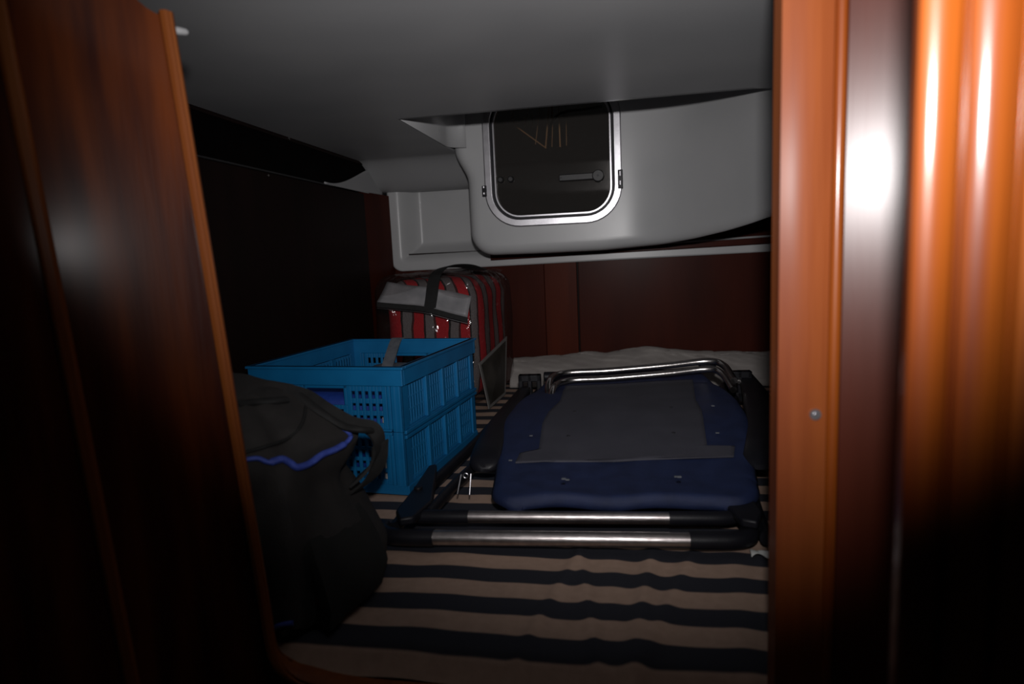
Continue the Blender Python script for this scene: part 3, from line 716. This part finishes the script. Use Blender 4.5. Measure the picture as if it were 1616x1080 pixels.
# side rails and folded links
for s_ in (-1, 1):
    C_('side_rail', MB().tube(spline([LZ(*q) for q in (((622, 836, .03), (664, 782, .034), (706, 742, .036), (760, 690, .04), (822, 622, .06)) if s_ < 0 else ((1210, 850, .03), (1192, 800, .032), (1178, 742, .034), (1168, 690, .04), (1158, 618, .07)))]), .0115, 12, flat=1.25), 'black_plastic')
    C_('side_rail', MB().tube(spline([LZ(*q) for q in (((676, 812, .044), (718, 765, .05), (785, 700, .058), (850, 618, .09)) if s_ < 0 else ((1150, 808, .044), (1160, 760, .05), (1150, 690, .058), (1142, 610, .10)))]), .010, 12, flat=1.3), 'black_plastic')
    # hinge plate at the near corner
    hp = C_('hinge_plate', MB().prism([((-.325 if s_ < 0 else .318)+x_*s_, y_-.0) for x_, y_ in ((-.03, .03), (-.045, .11), (-.02, .24), (0, .33), (.016, .32), (.012, .18), (.014, .06), (-.005, .02))], 'z', .046, .062), 'black_plastic', bevel=.004)
    C_('hinge_bolt', MB().tube([(s_*.325, .17, .060), (s_*.325, .17, .067)], .009, 14), 'black_plastic', hp, bevel=.002)
# armrests
def arm(s_):
    rings = []
    pts = spline([LZ(*q) for q in (((764, 742, .07), (770, 715, .088), (786, 680, .095), (808, 645, .10), (832, 612, .105)) if s_ < 0 else
                 ((1203, 738, .085), (1207, 700, .098), (1203, 655, .105), (1188, 615, .112), (1172, 590, .12)))], 7)
    n_ = len(pts)
    for i, p_ in enumerate(pts):
        t = i/(n_-1); wd = (.036 if s_ < 0 else .044)*(1-.42*smooth((t-.45)/.5)); th = .015
        e_ = min(1, .35+.65*math.sqrt(min(1, t/.10)), .3+.7*math.sqrt(min(1, (1-t)/.06)))
        rings.append([p_+Vector((wd*e_*math.copysign(abs(math.cos(a))**.6, math.cos(a)), 0, th*e_*math.copysign(abs(math.sin(a))**.7, math.sin(a)))) for a in [2*PI*k/20 for k in range(20)]])
    return MB().loft(rings)
for s_ in (-1, 1): C_('armrest', arm(s_), 'black_plastic')
# rear brackets (with slots)
for s_ in (-1, 1):
    p0 = LZ(836, 612, .11) if s_ < 0 else LZ(1168, 602, .12)
    mb = MB(); bw = .036; h0, h1 = .055, .150
    for a, b_ in ((-bw, -bw+.014), (-.007, .007), (bw-.014, bw)): mb.box((p0.x+a, p0.y, h0), (p0.x+b_, p0.y+.03, h1))
    mb.box((p0.x-bw, p0.y, h0), (p0.x+bw, p0.y+.03, h0+.03)); mb.box((p0.x-bw, p0.y, h1-.022), (p0.x+bw, p0.y+.03, h1))
    rb = C_('bracket', mb, 'black_plastic', bevel=.003)
    if s_ > 0: C_('screw', MB().tube([(p0.x-.002, p0.y-.004, .118), (p0.x-.002, p0.y+.003, .118)], .010, 14), 'chrome', rb, bevel=.003)
# sling fabric
def half_w(t): return .256+.050*smooth(t/.5)-.058*smooth((t-.58)/.42)
def fab_z(u, t):
    z = .078+.030*smooth(t/.5)+.022*t+.010*(u)*t
    z += -.006*math.exp(-((t-.80)/.05)**2)+.004*noise.noise(Vector((u*2.5, t*3, 0)))
    z += .008*math.sin(PI*abs(u))*(1-t)*.5 - .008*(u*u)*smooth((.2-t)/.2)
    return z
def fab(u, v):
    # v<0.12 rolls round the front edge
    uu = 2*u-1
    if v < .12:
        a = (1-v/.12)*PI; r_ = .013
        y = .098-r_*math.sin(a); z0 = fab_z(uu, 0); z = z0-r_+r_*math.cos(a); t = 0
        hw = half_w(0)
    else:
        t = (v-.12)/.88; y = .098+.955*t; z = fab_z(uu, t); hw = half_w(t)
    # corner rounding
    rc = .07; dd = max(0, rc-(y-.085)); 
    inset = rc-math.sqrt(max(0, rc*rc-dd*dd)) if dd > 0 else 0
    x = uu*(hw-inset*.85)+.088+.050*t
    e_ = max(0, abs(uu)-.93)/.07
    z -= .014*e_*e_
    y += .006*uu*uu*(1 if v < .2 else 0)-.004*math.cos(uu*5)*(1-min(1, t*6))
    return (x, y, z)
fb = C_('seat_fabric', MB().grid(fab, 70, 130), 'navy', solid=.006)
# grey centre panel sewn on the fabric: outline traced, filled as a fine grid that follows the sling
from mathutils.bvhtree import BVHTree
def bvh(o_, M_=None):
    me = o_.data; return BVHTree.FromPolygons([(M_ @ v.co if M_ else v.co.copy()) for v in me.vertices], [tuple(p_.vertices) for p_ in me.polygons])
fbv = bvh(fb)
def on_fab(x, y, lift):
    h_ = fbv.ray_cast(Vector((x, y, 1)), Vector((0, 0, -1)))
    return Vector((x, y, (h_[0].z if h_[0] else .12)+.003+lift))
ol = [LZ(x_, y_, z_) for x_, y_, z_ in ((812, 720, .11), (820, 708, .11), (850, 704, .11), (856, 670, .115), (866, 652, .12), (884, 636, .12), (893, 604, .13),
      (1093, 594, .145), (1098, 632, .13), (1108, 650, .125), (1116, 697, .115), (1160, 699, .112), (1158, 713, .11))]
def ol_x(y):
    xs_ = []
    for i in range(len(ol)):
        a, b_ = ol[i], ol[(i+1) % len(ol)]
        if (a.y-y)*(b_.y-y) <= 0 and abs(a.y-b_.y) > 1e-9: xs_.append(a.x+(b_.x-a.x)*(y-a.y)/(b_.y-a.y))
    return (min(xs_), max(xs_)) if len(xs_) > 1 else None
yb0 = max(min(ol[0].y, ol[-1].y), 0)+.004; yb1 = min(ol[6].y, ol[7].y)-.002
def grey(u, v):
    y = yb0+(yb1-yb0)*v; r_ = ol_x(y) or (-.2, .2)
    return on_fab(r_[0]+(r_[1]-r_[0])*u, y, .0022)
C_('centre_panel', MB().grid(grey, 40, 110), 'grey_pad', solid=.003)
# stitched tacks
for x_, y_ in ((1063, 683), (1059, 651), (895, 738), (1067, 733), (1072, 763), (890, 766), (805, 713), (838, 685), (1125, 650), (1132, 683), (907, 655), (897, 686)):
    q = LZ(x_, y_, .115); q = on_fab(q.x, q.y, .004)
    C_('tack', MB().box((q.x-.004, q.y-.003, q.z-.001), (q.x+.004, q.y+.003, q.z+.0012)), 'grey_web' if y_ > 700 or x_ > 1100 or x_ < 850 else 'black_plastic', bevel=.0006)
# double chrome U bars at the far end
zb_ = .150
def ubar(pts, r_, nm):
    return C_(nm, MB().tube(spline(pts, 8), r_, 16), 'chrome')
A = [LZ(*q) for q in ((864, 622, .125), (866, 606, .140), (884, 593, .150), (960, 587, .155), (1050, 580, .163), (1122, 575, .170), (1142, 584, .168), (1150, 608, .145))]
yy = (A[2].y+A[5].y)/2
A = [LZ(864, 622, .125)+Vector((.01, -.03, -.06)), LZ(866, 606, .140), Vector((A[2].x+.006, yy, A[2].z+.003)), Vector((A[3].x, yy+.006, .158)), Vector((A[4].x, yy+.006, .170)), Vector((A[5].x-.012, yy, .182)), Vector((A[5].x+.028, yy-.04, .174)), Vector((A[5].x+.034, yy-.15, .150))]
ubar(A, .0105, 'head_bar')
B = [p_+Vector((.0, -.045, -.016)) for p_ in A]; B[0].x += .01; B[1].x += .012; B[2].x += .012; B[-1].x -= .012; B[-2].x -= .014; B[-3].x -= .008
ubar(B, .0100, 'head_bar')
for x_, w_ in ((A[2].x-.035, .05), (A[5].x+.0, .05)):
    C_('bar_clamp', MB().tube([(x_-w_/2, yy+.012, .142+.030*(x_ > 0)), (x_+w_/2, yy+.012, .142+.030*(x_ > 0))], .016, 12), 'black_plastic', bevel=.004)
# wire clips by the left hinge
wcl = [Tm @ on_y(x_, y_, Y_) for x_, y_, Y_ in ((722, 780, 1.20), (728, 749, 1.215), (735, 751, 1.213), (743, 748, 1.215), (741, 781, 1.198))]
C_('wire_clip', MB().tube([wcl[0], wcl[1]], .0014, 8), 'alu')
C_('wire_clip', MB().tube([wcl[4], wcl[3]], .0014, 8), 'alu')
rg_ = [wcl[2]+Vector((.005*math.cos(a), 0, .005*math.sin(a))) for a in [2*PI*k/14 for k in range(15)]]
C_('clip_ring', MB().tube(rg_, .0012, 6), 'alu')
# white cloth tag by the right corner
tq = on_z(1205, 879, .006)
ct = MB().grid(lambda u, v: (tq.x-.020+.062*u, tq.y-.004+.018*v+.004*math.sin(u*11)+.03*smooth((u-.55)/.45)*v, .006+.006*abs(math.sin(u*7+v*2))+.05*smooth((u-.55)/.45)*v), 24, 8)
tg = obj('cloth_tag', ct, M['cream_tag'], solid=.0015); tag(tg, 'small crumpled white cloth tag under the right corner of the folded chair', 'tag')

# ================================================================== BLACK BAG IN FRONT
dfx, dfy = -.60, .94
db = empty('black_backpack', (dfx, dfy, 0)); tag(db, 'black soft bag with blue piping standing beside the doorway edge', 'bag')
def ringz(z, cx, cy, hx, hy, e=.62, n=40, tilt=0, amp=.008):
    out = []
    for k in range(n):
        a = 2*PI*k/n; c_, s_ = math.cos(a), math.sin(a)
        x = cx+hx*math.copysign(abs(c_)**e, c_); y = cy+hy*math.copysign(abs(s_)**e, s_)
        kx = 1+amp/hx*noise.noise(Vector((c_*2, s_*2, z*9)))*3
        out.append(Vector((cx+(x-cx)*kx, cy+(y-cy)*kx, max(.003, z+tilt*(x-cx)))))
    return out
secs = [(.004, -.606, .905, .170, .136, 0), (.02, -.606, .905, .178, .146, 0), (.06, -.608, .918, .172, .138, 0), (.12, -.616, .925, .152, .130, 0),
        (.18, -.622, .93, .142, .124, 0), (.235, -.624, .935, .140, .122, -.08), (.275, -.630, .94, .136, .120, -.20), (.305, -.640, .945, .122, .112, -.26), (.326, -.648, .95, .092, .09, -.28), (.334, -.652, .955, .045, .05, -.25)]
zz = []
for i in range(len(secs)-1):
    for k in range(4):
        t = k/4; zz.append([a*(1-t)+b_*t for a, b_ in zip(secs[i], secs[i+1])])
zz.append(list(secs[-1]))
body = obj('bag_body', MB().loft([ringz(z, cx, cy, hx, hy, .66, 48, tl_, .012) for z, cx, cy, hx, hy, tl_ in zz]), M['black_cloth'], db)
bbv = bvh(body, Matrix.Translation(db.location))
def cast(x_, y_, lift=.003):
    d = ray(x_, y_).normalized(); h_ = bbv.ray_cast(CAM, d)
    return (h_[0]-d*lift) if h_[0] else on_y(x_, y_, .87)
pipe = [cast(x_, y_) for x_, y_ in ((350, 726), (378, 728), (392, 725), (408, 724), (425, 730), (445, 725), (458, 731), (470, 738), (490, 731), (508, 718), (528, 710), (545, 700), (553, 690), (549, 682), (541, 676))]
obj('piping', MB().tube(spline(pipe, 5), [.0070 if 20 < i < 55 else .0046 for i in range(71)], 10, flat=.8), M['pipe_blue'], db)
# top flap seam and zip bulge
seam = [cast(x_, y_, .001) for x_, y_ in ((385, 715), (420, 705), (455, 692), (475, 672), (482, 645), (478, 622))]
obj('seam', MB().tube(spline(seam, 5), .003, 8), M['webbing'], db)
def blob(px_list, lift, r_, nm, m_):
    return obj(nm, MB().tube(spline([cast(x_, y_, lift) for x_, y_ in px_list], 5), r_, 12, flat=.6), M[m_], db)
blob(((370, 640), (400, 636), (430, 634), (450, 632)), .0, .012, 'zip_flap', 'webbing')
# shoulder strap loop: leaves the top, arches out to the right and comes back lower down
st = spline([cast(450, 616, .004), cast(482, 626, .006), cast(515, 648, .008), on_y(552, 668, .985), on_y(582, 674, 1.00), on_y(596, 688, 1.00), on_y(598, 708, 1.00), on_y(590, 730, 1.00), on_y(577, 745, .99), on_y(560, 760, .98)], 6)
obj('shoulder_strap', MB().ribbon(st, Vector((.004, .013, .006)), .005), M['webbing'], db)
st2 = spline([on_y(600, 700, 1.002), on_y(598, 730, 1.005), on_y(588, 752, 1.00), on_y(566, 772, .985)], 6)
obj('strap_tail', MB().ribbon(st2, Vector((.010, .012, .004)), .004), M['webbing'], db)
st3 = spline([cast(470, 624, .002), cast(505, 650, .003), cast(540, 672, .004), on_y(566, 678, .97), on_y(584, 680, .995)], 6)
obj('strap_pad', MB().tube(st3, [.010]*(len(st3)), 10, flat=.6), M['webbing'], db)
# mesh side pocket, bulging
pk = [ringz(z, cx+.006, cy-.015, hx, hy, .8, 32, 0, .006) for z, cx, cy, hx, hy in ((.004, -.478, .895, .052, .095), (.014, -.474, .895, .062, .108), (.04, -.474, .900, .062, .106), (.07, -.486, .910, .054, .098), (.10, -.500, .92, .044, .088), (.115, -.508, .93, .034, .078))]
pko = obj('mesh_pocket', MB().loft(pk), M['black_mesh'], db)
pk2 = obj('pocket_patch', MB().tube([(-.462, .812, .045), (-.452, .806, .045), (-.440, .812, .043)], [.006, .012, .006], 12), M['red_item'], db)
lb = [cast(x_, y_, .002) for x_, y_ in ((436, 990), (448, 986), (462, 984))]
obj('blue_trim', MB().tube(spline(lb, 4), .004, 8), M['pipe_blue'], db)
